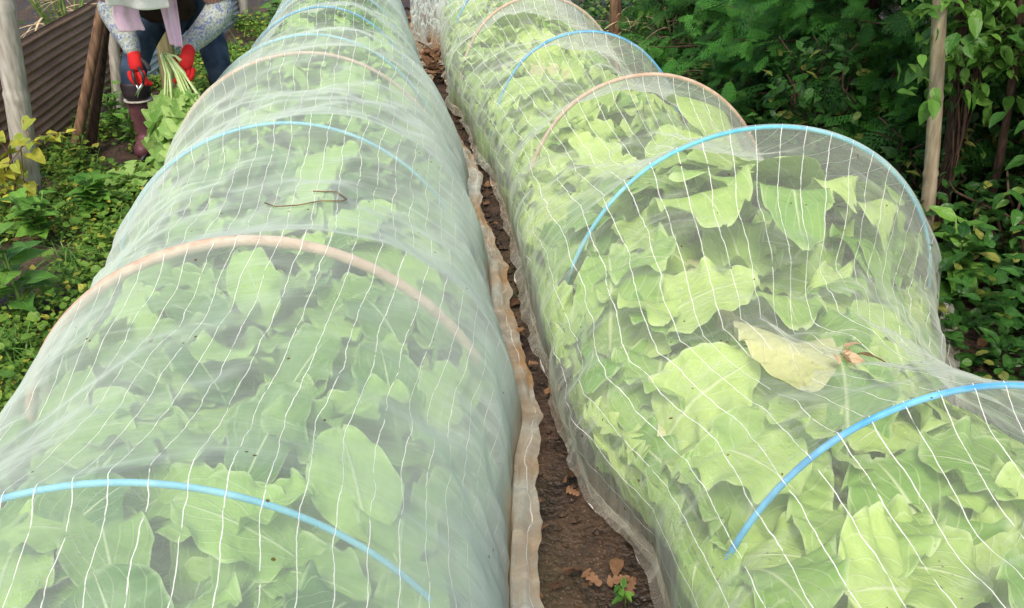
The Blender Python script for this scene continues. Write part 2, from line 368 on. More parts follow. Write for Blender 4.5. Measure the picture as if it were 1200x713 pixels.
def build_hoop(T, h, label, grp, rad):
    Y, cx, w, hh, mat = h; t = np.linspace(-math.pi / 2, math.pi / 2, 60)
    tw = .02 * math.sin(Y * 5)
    sm = lambda x: min(max(x, 0), 1) ** 2 * (3 - 2 * min(max(x, 0), 1))
    q = (lambda a: 1 - .065 * sm((a + .1) / 1.1)) if T is TL else (lambda a: 1 - .07 * sm((-a - .45) / .9))
    pts = [(cx + w * q(a) * math.sin(a), Y + tw * math.sin(a), hh * q(a) * math.cos(a) - (.1 if abs(a) > 1.57 else 0)) for a in t]
    mb = MB(); sq = .45 if mat == 'tanhoop' else 1.0
    rr = [rad * (1.0 + (.12 if (mat == 'tanhoop' and i % 13 == 6) else 0)) for i in range(len(pts))]
    mb.tube(pts, rr, 12, squash=1.0)
    o = mb.build('tunnel_hoop', M[mat]); return tag(o, label, 'hoop', grp)
LL = ['blue hoop of the left tunnel beside the photographer, below the frame', 'pale blue hoop nearest the viewer under the milky left net',
      'wide tan bamboo hoop under the middle of the left net', 'pale blue hoop behind the wide tan hoop, under the milky left net',
      'thin far tan hoop under the left net, just before two blue hoops', 'blue hoop directly behind the thin far tan hoop of the left tunnel',
      'farthest visible blue hoop arching over green leaves of the left tunnel', 'blue hoop beyond the last clearly visible one in the left tunnel', 'blue hoop at the far end of the left tunnel']
LR = ['blue hoop of the right tunnel beside the photographer, below the frame', 'bright blue hoop nearest the viewer under the clear right net',
      'tall pale blue hoop, widest arch of the right tunnel', 'tan bamboo hoop behind the tall pale blue hoop of the right tunnel',
      'blue hoop behind the tan bamboo hoop of the right tunnel', 'far tan hoop of the right tunnel near the top edge',
      'blue hoop beyond the far tan hoop of the right tunnel', 'blue hoop at the far end of the right tunnel']
for h, l in zip(HL, LL): build_hoop(TL, h, l, 'hoops holding up the left net', .0066 if h[4] != 'tanhoop' else (.016 if h[0] < 3 else .009))
for h, l in zip(HR, LR): build_hoop(TR, h, l, 'hoops holding up the right net', .0074 if h[4] != 'tanhoop' else .009)

# ------------------------------------------------------------------ crops
def crop_leaf(az, el, bend, L, Wd, pet, ruffle, cup, seed, lobes, nv=13, nt=54):
    """leaf in plant space: stalk from the crown, blade arching outwards"""
    r = np.random.default_rng(seed)
    t = 1 - (1 - np.linspace(0, 1, nt)) ** 1.25; elv = R(el) - R(bend) * t ** 1.4; ds = L * np.diff(t)
    rr = np.concatenate([[0], np.cumsum(np.cos(elv[:-1]) * ds)]); zz = np.concatenate([[0], np.cumsum(np.sin(elv[:-1]) * ds)])
    b = np.clip((t - pet) / (1 - pet), 0, 1)
    wdt = np.where(b > 0, Wd * np.abs(np.sin(math.pi * np.clip(b * .998, 0, 1) ** .95)) ** .52, 0); wdt = np.maximum(wdt, .011 * (1 - t * .5))
    v = np.linspace(-1, 1, nv); v = np.sign(v) * np.abs(v) ** .75; T_, V_ = np.meshgrid(t, v, indexing='ij')
    ph0 = r.random(8) * 6.28
    edge = 1 + lobes * np.sin(T_ * 19 + ph0[0] + (V_ > 0) * ph0[1]) + lobes * .6 * np.sin(T_ * 43 + ph0[2] + (V_ > 0) * 2)
    wl_ = wdt[:, None] * (1 + (edge - 1) * (b[:, None] > .02))
    off = V_ * wl_
    B = b[:, None]
    tip = ruffle * .8 * np.abs(V_) ** 4 * np.sin(T_ * 62 + ph0[6]) + ruffle * 1.2 * np.abs(V_) ** 3 * np.sin(T_ * 33 + ph0[3] + V_ * 2) + ruffle * .7 * np.abs(V_) ** 1.5 * np.sin(T_ * 38 + ph0[4] - V_ * 3)
    tip = tip + ruffle * .45 * np.sin(T_ * 30 + np.abs(V_) * 5) * np.abs(V_) + cup * wl_ * V_ ** 2
    tip = np.where(B > 0, tip * np.minimum(B * 4, 1), cup * .3 * wl_ * V_ ** 2)
    # end margin drops: wavy rounded tip
    nr = -np.sin(elv)[:, None]; nz = np.cos(elv)[:, None]
    x = rr[:, None] + nr * tip + ruffle * .25 * np.abs(V_) * np.sin(T_ * 17 + ph0[5]); z = zz[:, None] + nz * tip
    y = off
    tw = (r.random() - .5) * .7
    y2 = y * math.cos(tw) - 0 * z; z2 = z + y * math.sin(tw) * np.minimum(T_ * 1.5, 1)
    ca, sa = math.cos(az), math.sin(az)
    P = np.stack([x * ca - y2 * sa, x * sa + y2 * ca, z2], -1).reshape(-1, 3)
    I = np.arange(nt * nv).reshape(nt, nv)
    F = np.stack([I[:-1, :-1], I[1:, :-1], I[1:, 1:], I[:-1, 1:]], -1).reshape(-1, 4)
    return P, F, np.stack([V_ * .5 + .5, T_], -1).reshape(-1, 2)

def crop(T, x, y, n, spec, mat, name, label, cat, grp, seed):
    r = np.random.default_rng(seed); root = empty(name, (x, y, 0)); tag(root, label, cat, grp); a0 = r.random() * 6.28
    base = np.array([x, y, 0.02])
    for i in range(n):
        q = i / max(n - 1, 1)                     # 0 = inner, 1 = outer
        az = a0 + i * 2.39996 + r.normal() * .2
        el = spec['el'][0] + (spec['el'][1] - spec['el'][0]) * q + r.normal() * 5
        L = spec['L'] * (1.14 if T is TR and 2.2 < y < 3.3 else 1.0) * (.8 + .3 * q) * r.uniform(.85, 1.12)
        P, F, uv = crop_leaf(az, el, spec['bend'] * r.uniform(.7, 1.25), L, spec['W'] * r.uniform(.8, 1.15), spec['pet'], spec['ruf'], spec['cup'], int(r.integers(1e9)), spec['lobe'])
        Wp = T.clamp(P + base, -.018 + .075 * r.random() ** 1.3); Wp[:, 2] = np.maximum(Wp[:, 2], .015)
        mm = M['leafRpale'] if (mat == 'leafR' and (r.random() < .010 or (abs(x - 1.02) < .12 and abs(y - 1.98) < .22 and i in (8, 9)))) else M[mat]
        mesh_obj('leaf', Wp - np.array([x, y, 0]), F, mm, root, uv)
    return root
SR = dict(el=(82, 22), L=.66, W=.165, pet=.28, ruf=.017, cup=.14, bend=84, lobe=.03)
SC = dict(el=(86, 60), L=.86, W=.15, pet=.42, ruf=.019, cup=.10, bend=62, lobe=.035)
SL = dict(el=(80, 30), L=.67, W=.098, pet=.52, ruf=.011, cup=.18, bend=80, lobe=.04)
def bay_words(T, H, y):
    names = {'bluehoop': 'blue', 'cyanhoop': 'pale blue', 'tanhoop': 'tan'}
    i = int(np.searchsorted([h[0] for h in H], y)) - 1
    return i
def plant_row(T, H, cols, step, ystart, yend, spec, mat, name, desc, side, cat, n, seed0, bays):
    ys = np.arange(ystart, yend, step); k = 0; seen = {}
    for ci, (cw, cphr) in enumerate(cols):
        cnt = {}
        pos = [(float(yy + (ci % 2) * step * .5 + rng.normal() * .02)) for yy in ys]
        for yy in pos: b = min(max(bay_words(T, H, yy), 0), len(bays) - 1); cnt[b] = cnt.get(b, 0) + 1
        idx = {}
        for yy in pos:
            b = min(max(bay_words(T, H, yy), 0), len(bays) - 1); j = idx.get(b, 0); idx[b] = j + 1
            rank = {1: [''], 2: ['nearer ', 'farther '], 3: ['nearest ', 'middle ', 'farthest ']}.get(cnt[b], ['nearest ', 'second ', 'third ', 'farthest ', 'rearmost '])[min(j, cnt[b] - 1 if cnt[b] < 4 else 4)]
            cx, w, h = T.par(yy)
            crop(T, float(cx + cw * w), yy, n, spec, mat, name, f'{rank}{desc} on the {cphr} side {bays[b]}' if cphr != 'crown' else f'{rank}{desc} under the {side} net ridge {bays[b]}',
                 cat, f'{desc}s growing under the {side} net', seed0 + k); k += 1
BL = ['in front of the nearest blue hoop', 'between nearest blue hoop and wide tan hoop', 'between wide tan and second blue hoop', 'between second blue and thin tan hoop',
      'between thin tan hoop and blue behind it', 'before the farthest visible blue hoop', 'beyond the farthest visible blue hoop', 'at the row far end']
BR = ['in front of the nearest blue hoop', 'between nearest blue and tall pale blue hoop', 'between tall pale blue and tan hoop', 'between tan and second blue hoop',
      'between second blue and far tan hoop', 'beyond the far tan hoop', 'at the row far end']
plant_row(TL, HL, [(-.64, 'weedy path'), (0.0, 'crown'), (.64, 'soil gap')], .40, .1, 7.6, SL, 'leafL', 'turnip_plant', 'turnip plant', 'left', 'vegetable plant', 19, 1000, BL)
plant_row(TR, HR, [(-.72, 'soil gap'), (0.0, 'crown'), (.70, 'hedge')], .42, .1, 7.6, SR, 'leafR', 'cabbage_plant', 'frilly cabbage', 'right', 'cabbage', 12, 5000, BR)

for x, y, l in [(1.02, 2.98, 'tall cabbage reaching up behind the tall pale blue hoop, gap side'), (1.34, 2.86, 'tall cabbage reaching up behind the crown of the tall pale blue hoop'), (1.58, 2.95, 'tall cabbage behind the tall pale blue hoop, hedge side')]:
    crop(TR, x, y, 11, SC, 'leafR', 'cabbage_plant', l, 'cabbage', 'frilly cabbages growing under the right net', int(x * 991))
def faded_leaf():
    root = min([o for o in COL.objects if o.name.startswith('cabbage_plant')], key=lambda o: (o.location.x - 1.02) ** 2 + (o.location.y - 2.15) ** 2)
    b = np.array([root.location.x, root.location.y, .02])
    P, F, uv = crop_leaf(R(-112), 86, 84, .86, .15, .36, .014, .05, 77, .04)
    Wp = TR.clamp(P + b, -.022); o = mesh_obj('leaf', Wp - np.array([b[0], b[1], 0]), F, M['leafRpale'], root, uv); o['label'] = 'large faded cream yellow leaf lying on top'
faded_leaf()
# ------------------------------------------------------------------ leaf batches for wild growth
def leaf_template(kind):
    if kind == 'ovate': prof = lambda b: np.sin(math.pi * b ** .8) ** .9 * .30 * (1 - .3 * b)
    elif kind == 'heart': prof = lambda b: np.where(b < .08, .25 + b * 3, .50 * np.cos(b * math.pi / 2) ** .8)
    elif kind == 'lance': prof = lambda b: np.sin(math.pi * b ** .7) * .16
    elif kind == 'grass': prof = lambda b: .022 * (1 - b) ** .7
    elif kind == 'round': prof = lambda b: .42 * np.sin(math.pi * b) ** .6
    elif kind == 'lobed': prof = lambda b: (.10 + .22 * b ** .6 * np.abs(np.sin(b * 13))) * (b < .97)
    nt, nv = (8, 3) if kind in ('grass', 'lance') else (9, 5) if kind != 'lobed' else (16, 5)
    if kind == 'tiny': nt, nv = 3, 3
    t = np.linspace(0, 1, nt); v = np.linspace(-1, 1, nv); T_, V_ = np.meshgrid(t, v, indexing='ij')
    w = prof(T_); x = V_ * w; y = T_ * np.ones_like(V_) - (.12 * V_ ** 2 if kind == 'heart' else 0) * (1 - T_)
    z = .25 * np.abs(V_) * w - .22 * T_ ** 2 + .02 * np.sin(T_ * 14 + V_ * 2)
    if kind == 'grass': z = -.5 * T_ ** 2.2
    I = np.arange(nt * nv).reshape(nt, nv)
    F = np.stack([I[:-1, :-1], I[1:, :-1], I[1:, 1:], I[:-1, 1:]], -1).reshape(-1, 4)
    return np.stack([x, y, z], -1).reshape(-1, 3), F, np.stack([V_ * .5 + .5, T_], -1).reshape(-1, 2)
def frond_template():
    V = []; F = []; U = []
    def tri(a, b, w):
        a = np.array(a); b = np.array(b); d_ = b - a; nrm = np.array([-d_[1], d_[0], 0]); nrm = nrm / (np.linalg.norm(nrm) + 1e-9) * w
        k = len(V); V.extend([a - nrm, a + nrm, b + nrm * .25, b - nrm * .25]); F.append((k, k + 1, k + 2, k + 3)); U.extend([(.2, .2), (.8, .2), (.6, .9), (.4, .9)])
    tri((0, 0, 0), (0, .9, -.1), .009)
    for i in range(7):
        t = .1 + i * .13
        for s in (-1, 1):
            L = .40 * math.sin(math.pi * (t * .8 + .15)) + .06; ang = s * (.80 - .15 * t)
            dx, dy = math.sin(ang), math.cos(ang); z0 = -.1 * t * t
            a = np.array((0, t, z0)); b = a + np.array((dx * L, dy * L, -.10)); tri(a, b, .017)
            for j in range(3):
                q = .22 + j * .27; c = a + (b - a) * q; l2 = .15 * (1.1 - q)
                for s2 in (-1, 1):
                    a2 = ang + s2 * .6; tri(c, c + np.array((math.sin(a2) * l2, math.cos(a2) * l2, -.03)), .016)
    return np.array(V), np.array(F), np.array(U)
TP = {k: leaf_template(k) for k in ('ovate', 'heart', 'lance', 'grass', 'round', 'lobed')}; TP['frond'] = frond_template()
def tiny(): 
    V = np.array([(0, 0, 0), (.38, .45, .06), (0, 1, -.08), (-.38, .45, .06)], float); return V, np.array([(0, 1, 2, 3)]), np.array([(.5, 0), (1, .5), (.5, 1), (0, .5)])
TP['tiny'] = tiny()
def batch(name, kind, pos, az, pitch, roll, size, m, parent=None, r=None):
    """az: heading of the leaf axis; pitch above horizontal; roll about its axis"""
    V, F, U = TP[kind]; n = len(pos); pos = np.asarray(pos, float)
    az, pitch, roll, size = [np.broadcast_to(np.asarray(a, float), (n,)) for a in (az, pitch, roll, size)]
    ax = np.stack([np.cos(az) * np.cos(pitch), np.sin(az) * np.cos(pitch), np.sin(pitch)], -1)
    sd = np.stack([np.sin(az), -np.cos(az), 0 * az], -1); up = np.cross(sd, ax)
    c, s = np.cos(roll)[:, None], np.sin(roll)[:, None]; sd2 = sd * c + up * s; up2 = -sd * s + up * c
    P = pos[:, None] + size[:, None, None] * (V[None, :, 0:1] * sd2[:, None] + V[None, :, 1:2] * ax[:, None] + V[None, :, 2:3] * up2[:, None])
    FF = (F[None] + (np.arange(n) * len(V))[:, None, None]).reshape(-1, F.shape[1])
    rn = (rng.random(n) if r is None else r)
    return mesh_obj(name, P.reshape(-1, 3), FF, m, parent, np.tile(U, (n, 1)), np.repeat(rn, len(V)))

# ground cover: low weeds along the left path and along the hedge foot
def cover(n, xr, yr, kind, size, m, name, label, zmax=.07, dens=1.6, pitch=(.0, .7), thr=.30):
    x = rng.uniform(*xr, n); y = rng.uniform(*yr, n)
    k = fbm(x * dens, y * dens, 9, 3) > thr + .12 * rng.random(n); x, y = x[k], y[k]; n = len(x)
    z = np.array([gz(a, b) for a, b in zip(x, y)]) if n < 1 else .05 * (fbm(x * 1.2, y * 1.2, 2) - .5) - .02 + rng.random(n) ** 1.5 * zmax * (.4 + 1.4 * fbm(x * 2.5, y * 2.5, 11))
    o = batch(name, kind, np.stack([x, y, z], -1), rng.random(n) * 6.28, rng.uniform(*pitch, n), rng.normal(0, .4, n), rng.uniform(*size, n), m)
    return tag(o, label, 'ground cover', kind='stuff')
cover(60000, (-2.7, -1.10), (1.9, 8.5), 'tiny', (.014, .034), M['cover'], 'ground_cover', 'tiny green weeds carpeting the path left of the left tunnel', .09)
cover(9000, (-2.7, -1.12), (1.9, 8.5), 'round', (.02, .05), M['cover'], 'creeping_weeds', 'low round-leaved creeping weeds on the left path', .12)
cover(2600, (-3.0, -1.2), (1.4, 9), 'grass', (.06, .20), M['bright'], 'grass', 'short grass blades between weeds along the left path', .03, pitch=(.7, 1.5))
cover(14000, (1.75, 4.2), (1.0, 9), 'round', (.025, .06), M['broad'], 'hedge_foot_weeds', 'low dark weeds on the soil along the hedge foot', .10)
cover(1200, (-3, 4.5), (.6, 10), 'ovate', (.04, .09), M['dead'], 'leaf_litter', 'brown dead leaves scattered over bare soil', .015, 3, (-.1, .3), .42)
cover(4200, (1.85, 3.4), (1.6, 5.2), 'ovate', (.045, .09), M['broad'], 'hedge_undergrowth', 'dark leafy undergrowth below the hedge shrubs', .34, thr=.22)
n = 260; yy = rng.uniform(.8, 8, n); xx = .40 + rng.normal(0, .08, n)
tag(batch('gap_litter', 'lobed', np.stack([xx, yy, rng.random(n) * .02 + .0], -1), rng.random(n) * 6.28, rng.uniform(-.2, .5, n), rng.normal(0, .6, n), rng.uniform(.015, .06, n) , M['dead']),
    'brown leaf scraps on wet soil in the gap between the tunnels', 'leaf litter', kind='stuff')
n = 500; yy = rng.uniform(6.2, 8.6, n); xx = .23 + rng.normal(0, .07, n)
tag(batch('dry_litter', 'lobed', np.stack([xx, yy, rng.random(n) * .06 + .0], -1), rng.random(n) * 6.28, rng.uniform(-.2, .5, n), rng.normal(0, .6, n), rng.uniform(.05, .10, n), M['dead']),
    'heap of curled brown leaves filling the far end of the gap', 'leaf litter', kind='stuff')
# clods of soil in the gap
def clods():
    V = []; F = []; ico = [(0, 0, 1), (.9, 0, .3), (.28, .85, .3), (-.72, .53, .3), (-.72, -.53, .3), (.28, -.85, .3), (0, 0, -.6)]
    fc = [(0, 1, 2), (0, 2, 3), (0, 3, 4), (0, 4, 5), (0, 5, 1), (6, 2, 1), (6, 3, 2), (6, 4, 3), (6, 5, 4), (6, 1, 5)]
    for i in range(1500):
        x = .41 + rng.normal(0, .10); y = rng.uniform(.7, 8); s = .004 + .018 * rng.random() ** 4; k = len(V)
        for v in ico: V.append((x + v[0] * s * rng.uniform(.7, 1.3), y + v[1] * s * rng.uniform(.7, 1.3), gz(x, y) - .018 + s * .4 + v[2] * s))
        F += [tuple(a + k for a in f) for f in fc]
    tag(mesh_obj('soil_crumbs', V, F, M['soil'], smooth=False), 'crumbs and clods of brown soil in the gap between the tunnels', 'soil', kind='stuff')
clods()

# ------------------------------------------------------------------ single weeds
def weed(x, y, h, nst, per, kind, ls, m, label, name='weed_plant', cat='weed', spread=.35, group=None, smat='stem', z0=0):
    root = empty(name, (x, y, z0)); tag(root, label, cat, group); mb = MB(); P = []; A = []; PI = []; Z = []
    for s in range(nst):
        a = rng.random() * 6.28; sp = spread * rng.uniform(.2, 1) if nst > 1 else .08; hh = h * rng.uniform(.7, 1.0)
        pts = [(math.cos(a) * sp * t ** 1.5 * h, math.sin(a) * sp * t ** 1.5 * h, hh * t - .02 * (t == 0)) for t in np.linspace(0, 1, 7)]
        mb.tube(pts, [.006 * h / .4 * (1 - .6 * t) + .0012 for t in np.linspace(0, 1, 7)], 6)
        for j in range(per):
            t = .25 + .75 * (j + .5) / per; i = min(int(t * 6), 5); f = t * 6 - i
            p = [pts[i][k] * (1 - f) + pts[i + 1][k] * f for k in range(3)]
            P.append(p); A.append(a + j * 2.4 + rng.normal() * .2); PI.append(rng.uniform(.0, .55) - (.1 if j < per / 2 else -.1)); Z.append(ls * rng.uniform(.7, 1.15) * (1.05 - .35 * t))
    mb.build('stem', M[smat], root); batch('foliage', kind, P, A, PI, rng.normal(0, .25, len(P)), Z, M[m], root); return root
weed(-1.50, 3.05, .42, 2, 9, 'ovate', .19, 'bright', 'tall weed with broad pointed bright leaves at the left frame edge', spread=.1)
weed(-1.62, 2.6, .30, 3, 7, 'ovate', .15, 'bright', 'broad-leaved weed at the left frame edge nearest the viewer')
weed(-1.45, 3.45, .12, 10, 6, 'grass', .22, 'bright', 'loose bright grass tuft on the path before the heart-leaved vines', name='grass_tuft', spread=.9)
weed(-1.3, 3.6, .13, 8, 7, 'ovate', .06, 'cover', 'small-leaved yellowish weed beside the net near the heart-leaved vines')
weed(-1.72, 3.15, .36, 3, 7, 'ovate', .15, 'bright', 'leafy weed half cut by the left frame edge below the post')
weed(-1.50, 4.02, .22, 5, 6, 'heart', .12, 'weed', 'heart-leaved vine clump left of the path below the grey post')
weed(-1.66, 3.75, .26, 5, 6, 'heart', .11, 'weed', 'dark heart-leaved clump at the foot of the grey post')
weed(-1.38, 4.25, .14, 5, 6, 'lobed', .15, 'greens', 'pale lobed-leaf weed on the path in front of the boots')
weed(-1.42, 2.75, .12, 12, 5, 'grass', .20, 'bright', 'tuft of bright grass beside the left net edge', name='grass_tuft', spread=.8)
weed(-1.25, 2.95, .12, 6, 6, 'round', .045, 'cover', 'small round-leaved weed touching the left net edge')
weed(-1.75, 4.6, .22, 6, 7, 'ovate', .08, 'cover', 'yellow green weed between the grey post and leaning pole')
weed(-1.55, 4.95, .28, 6, 8, 'ovate', .09, 'weed', 'dark leafy weed beside the mauve boot')
weed(-1.70, 5.2, .34, 6, 8, 'ovate', .09, 'weed', 'leafy weed at the foot of the rusty fence behind the boot')
weed(-.98, 5.9, .25, 6, 8, 'ovate', .11, 'bright', 'bright weed right of the person behind the jeans')
weed(-1.0, 7.6, .40, 6, 9, 'ovate', .13, 'bright', 'leafy bush beside the silver sheet at the top left')
weed(-.85, 6.7, .22, 6, 8, 'ovate', .11, 'weed', 'low weed on bare soil left of the far net')
weed(-1.05, 8.4, .5, 7, 9, 'lance', .16, 'weed', 'narrow-leaved weed at the end of the silver sheet')
weed(2.12, 2.72, .34, 4, 9, 'ovate', .16, 'bright', 'bright broad-leaved weed at the hedge foot beside the right tunnel')
weed(2.30, 2.35, .22, 4, 8, 'ovate', .13, 'bright', 'lower weed of broad leaves at the right frame edge')
weed(2.22, 3.3, .22, 5, 8, 'ovate', .09, 'weed', 'small weed in front of the bamboo pole')
weed(2.05, 5.5, .38, 4, 8, 'lance', .22, 'bright', 'weed with long pointed leaflets behind the far tan hoop')
weed(1.85, 6.3, .25, 6, 8, 'round', .06, 'bright', 'small round-leaved weed beside the far end of the right tunnel')
weed(1.75, 6.9, .34, 8, 6, 'grass', .35, 'straw', 'dry straw-coloured grass clump beside the wooden stake', name='grass_tuft', spread=.9)
weed(2.15, 6.6, .45, 8, 7, 'grass', .34, 'straw', 'dry grass tuft under the cypress edge', name='grass_tuft', spread=.9)
weed(2.2, 5.6, .16, 9, 6, 'grass', .30, 'straw', 'flattened dry grass behind the tan hoop on the hedge side', name='grass_tuft', spread=1.2)
weed(.47, 1.42, .07, 2, 4, 'ovate', .04, 'bright', 'tiny seedling on the soil at the near end of the gap', name='seedling', cat='seedling')
weed(-2.2, 6.2, .95, 12, 7, 'grass', .40, 'straw', 'dry straw grass standing behind the rusty fence', name='grass_tuft', spread=.3)
weed(-2.3, 5.3, .85, 9, 10, 'ovate', .10, 'weed', 'leafy bush rising behind the rusty fence')
weed(-2.1, 7.4, .9, 10, 9, 'lance', .14, 'weed', 'narrow-leaved bush behind the fence beside the leaning pole')

# yellowing vine at the grey post
def vine():
    root = empty('yellow_vine', (-1.86, 4.2, 0)); tag(root, 'climbing vine with yellowing heart leaves on the grey post', 'vine'); mb = MB(); P = []
    for s in range(7):
        a0 = rng.random() * 6; hx = rng.uniform(-.2, .05); pts = []
        for t in np.linspace(0, 1, 14):
            pts.append((hx * t * 1.5 + .06 * math.cos(a0 + t * 9), -.08 + .06 * math.sin(a0 + t * 9) - .05 * s / 7, t * rng.uniform(.55, .62) * (1 if s % 2 else .75)))
        mb.tube(pts, .003, 5); P += pts[3:]
    P = [(p[0] + rng.normal() * .03, p[1] + rng.normal() * .03, p[2]) for p in P]
    mb.build('stem', M['twig'], root)
    n = len(P); batch('foliage', 'heart', P, rng.uniform(3.2, 6.2, n), rng.uniform(-.7, .2, n), rng.normal(0, .4, n), rng.uniform(.04, .08, n), M['yellowleaf'], root)
    root2 = empty('yellow_sprig', (-1.72, 4.05, 0)); tag(root2, 'yellow-leaved sprig sticking out right of the grey post', 'vine'); mb = MB()
    pts = [(-.05 + .22 * t, -.02 * t, .35 + .12 * t - .05 * t * t) for t in np.linspace(0, 1, 8)]; pts = [(-.1, .02, 0), (-.08, 0, .2)] + pts; mb.tube(pts, .003, 5); mb.build('stem', M['twig'], root2)
    P = [p for p in pts[3:] for _ in range(2)]; n = len(P)
    batch('foliage', 'ovate', P, rng.uniform(4, 7, n), rng.uniform(-.6, .5, n), rng.normal(0, .4, n), rng.uniform(.05, .08, n), M['yellowleaf'], root2)
vine()

# ------------------------------------------------------------------ poles and posts
def pole(name, a, b, rad, m, label, cat, nodes=0, sides=14, group=None):
    mb = MB(); A, B = Vector(a), Vector(b); pts = []; rr = []
    L = (B - A).length; n = 60
    for i in range(n + 1):
        t = i / n; p = A.lerp(B, t) + Vector((math.sin(t * 4) * .006, math.cos(t * 5) * .006, 0)); q = rad * (1 - .12 * t)
        if nodes:
            f = (t * L / nodes) % 1.0; q *= 1 + .10 * math.exp(-((f - .5) / .035) ** 2) - .05 * math.exp(-((f - .56) / .03) ** 2)
        else: q *= 1 + .03 * math.sin(t * 17)
        pts.append(p); rr.append(q)
    mb.tube(pts, rr, sides); return tag(mb.build(name, M[m]), label, cat, group)
pole('wooden_post', (-1.93, 4.32, -.1), (-1.73, 4.30, 1.25), .058, 'greywood', 'thick pale grey post at the left edge with yellow vine', 'post', nodes=.42)
pole('leaning_pole', (-1.93, 4.93, -.1), (-1.42, 5.02, 1.15), .029, 'brownwood', 'brown pole leaning against the rusty corrugated fence', 'pole', nodes=.5)
pole('leaning_plank', (-1.86, 5.02, -.1), (-1.46, 5.12, 1.1), .03, 'darkbark', 'dark pole leaning just behind the brown one', 'pole')
pole('grey_pipe', (-1.84, 5.65, -.1), (-1.68, 5.65, .95), .034, 'greywood', 'upright pale pipe between the leaning pole and the person', 'pole', nodes=.3)
pole('fence_stake', (-1.52, 5.75, -.1), (-1.44, 5.75, .85), .055, 'greenwood', 'mossy wooden stake seen between the person legs', 'stake')
pole('end_stake', (-1.42, 8.5, -.1), (-1.40, 8.5, .7), .05, 'greywood', 'grey stake at the far end of the silver sheet', 'stake')
pole('bamboo_pole', (2.25, 3.1, -.1), (2.04, 3.14, 1.12), .030, 'bamboo', 'tan bamboo pole leaning upright before the hedge', 'pole', nodes=.33)
pole('wooden_stake', (1.72, 6.85, -.1), (1.70, 6.85, .8), .05, 'brownwood', 'brown wooden stake beyond the right tunnel at the top edge', 'stake')

# corrugated sheets of the low fence: ridges run along its length
def corrugated(name, a, b, h, m, label, wave=.046, amp=.0075, z0=.0, lean=.05):
    A, B = np.array(a), np.array(b); L = np.linalg.norm(B - A); dr = (B - A) / L; nr = np.array([-dr[1], dr[0]])
    nz = int(h / wave * 8); ns = 40; V = []
    for sgn in (0, 1):
        for i in range(ns + 1):
            for j in range(nz + 1):
                z = j / nz * h; o_ = amp * math.sin(2 * math.pi * z / wave) + lean * z + .004 * math.sin(i * .35) * (z / h) + sgn * .0015
                p = A + dr * L * i / ns + nr * o_; V.append((p[0], p[1], z0 + z))
    F = []; w = nz + 1; N = (ns + 1) * w
    for i in range(ns):
        for j in range(nz):
            q = (i * w + j, (i + 1) * w + j, (i + 1) * w + j + 1, i * w + j + 1); F += [q, tuple(N + k for k in q[::-1])]
    for i in range(ns):
        for j in (0, nz):
            F.append((i * w + j, i * w + j + N, (i + 1) * w + j + N, (i + 1) * w + j))
    return tag(mesh_obj(name, V, F, M[m]), label, 'fence')
corrugated('corrugated_fence', (-2.06, 4.45), (-1.95, 6.3), .62, 'rust', 'brown rusty corrugated sheet fence behind the leaning pole', z0=.0)
corrugated('corrugated_fence', (-1.93, 6.35), (-1.82, 7.35), .58, 'rust', 'grey brown corrugated fence sheet behind the person legs', z0=.0)
corrugated('corrugated_fence', (-1.80, 6.3), (-1.42, 8.7), .50, 'galv', 'bluish silver corrugated sheet at the top behind the person', z0=.0)

# ------------------------------------------------------------------ hedge: cypresses, shrubs, climbers, trunks
def tree_cypress(x, y, h, rad, n, label, dens_low=.0):
    root = empty('cypress_tree', (x, y, 0)); tag(root, label, 'tree', 'cypress trees in the hedge')
    mb = MB(); mb.tube([(0, 0, -.1), (.02, 0, h * .5), (0, .02, h)], [.07, .05, .012], 9)
    P = []; A = []; PT = []; SZ = []
    nb = 46
    for b in range(nb):
        z = .15 + (h - .2) * (b / nb) ** 1.15; a = b * 2.4 + rng.normal() * .3; q = z / h; L = rad * (1 - q ** 1.6) * rng.uniform(.8, 1.12)
        if L < .08: L = .08
        pts = [(math.cos(a) * L * t, math.sin(a) * L * t, z - .10 * t + .12 * t * t) for t in (0, .25, .5, .75, 1)]
        mb.tube(pts, [.012, .010, .007, .005, .002], 5, cap=False)
        for k in range(n // nb):
            t = rng.random() ** .5; aa = a + rng.normal() * .22
            P.append((math.cos(aa) * L * t, math.sin(aa) * L * t, z - .1 * t + .12 * t * t + rng.normal() * .07)); A.append(aa + rng.normal() * .6)
            PT.append(rng.normal(-.25, .35)); SZ.append(rng.uniform(.10, .21))
    mb.build('trunk', M['darkbark'], root); batch('crown', 'frond', P, A, PT, rng.normal(0, .5, len(P)), SZ, M['conifer'], root)
tree_cypress(2.66, 4.75, 2.3, .92, 2300, 'dark cypress in the hedge behind the tall pale blue hoop')
tree_cypress(2.68, 6.05, 2.4, 1.08, 2300, 'feathery cypress in the hedge behind the far tan hoop')
tree_cypress(3.15, 7.9, 2.5, 1.1, 800, 'farthest cypress at the top edge right of the stake')
tree_cypress(2.85, 4.05, 2.2, .72, 1500, 'small dark cypress between the tall hoop and the bamboo pole')
tree_cypress(3.9, 3.9, 2.6, 1.1, 500, 'dark cypress behind the bamboo pole')
tree_cypress(4.3, 5.9, 2.8, 1.2, 500, 'cypress deep inside the hedge, mostly hidden')

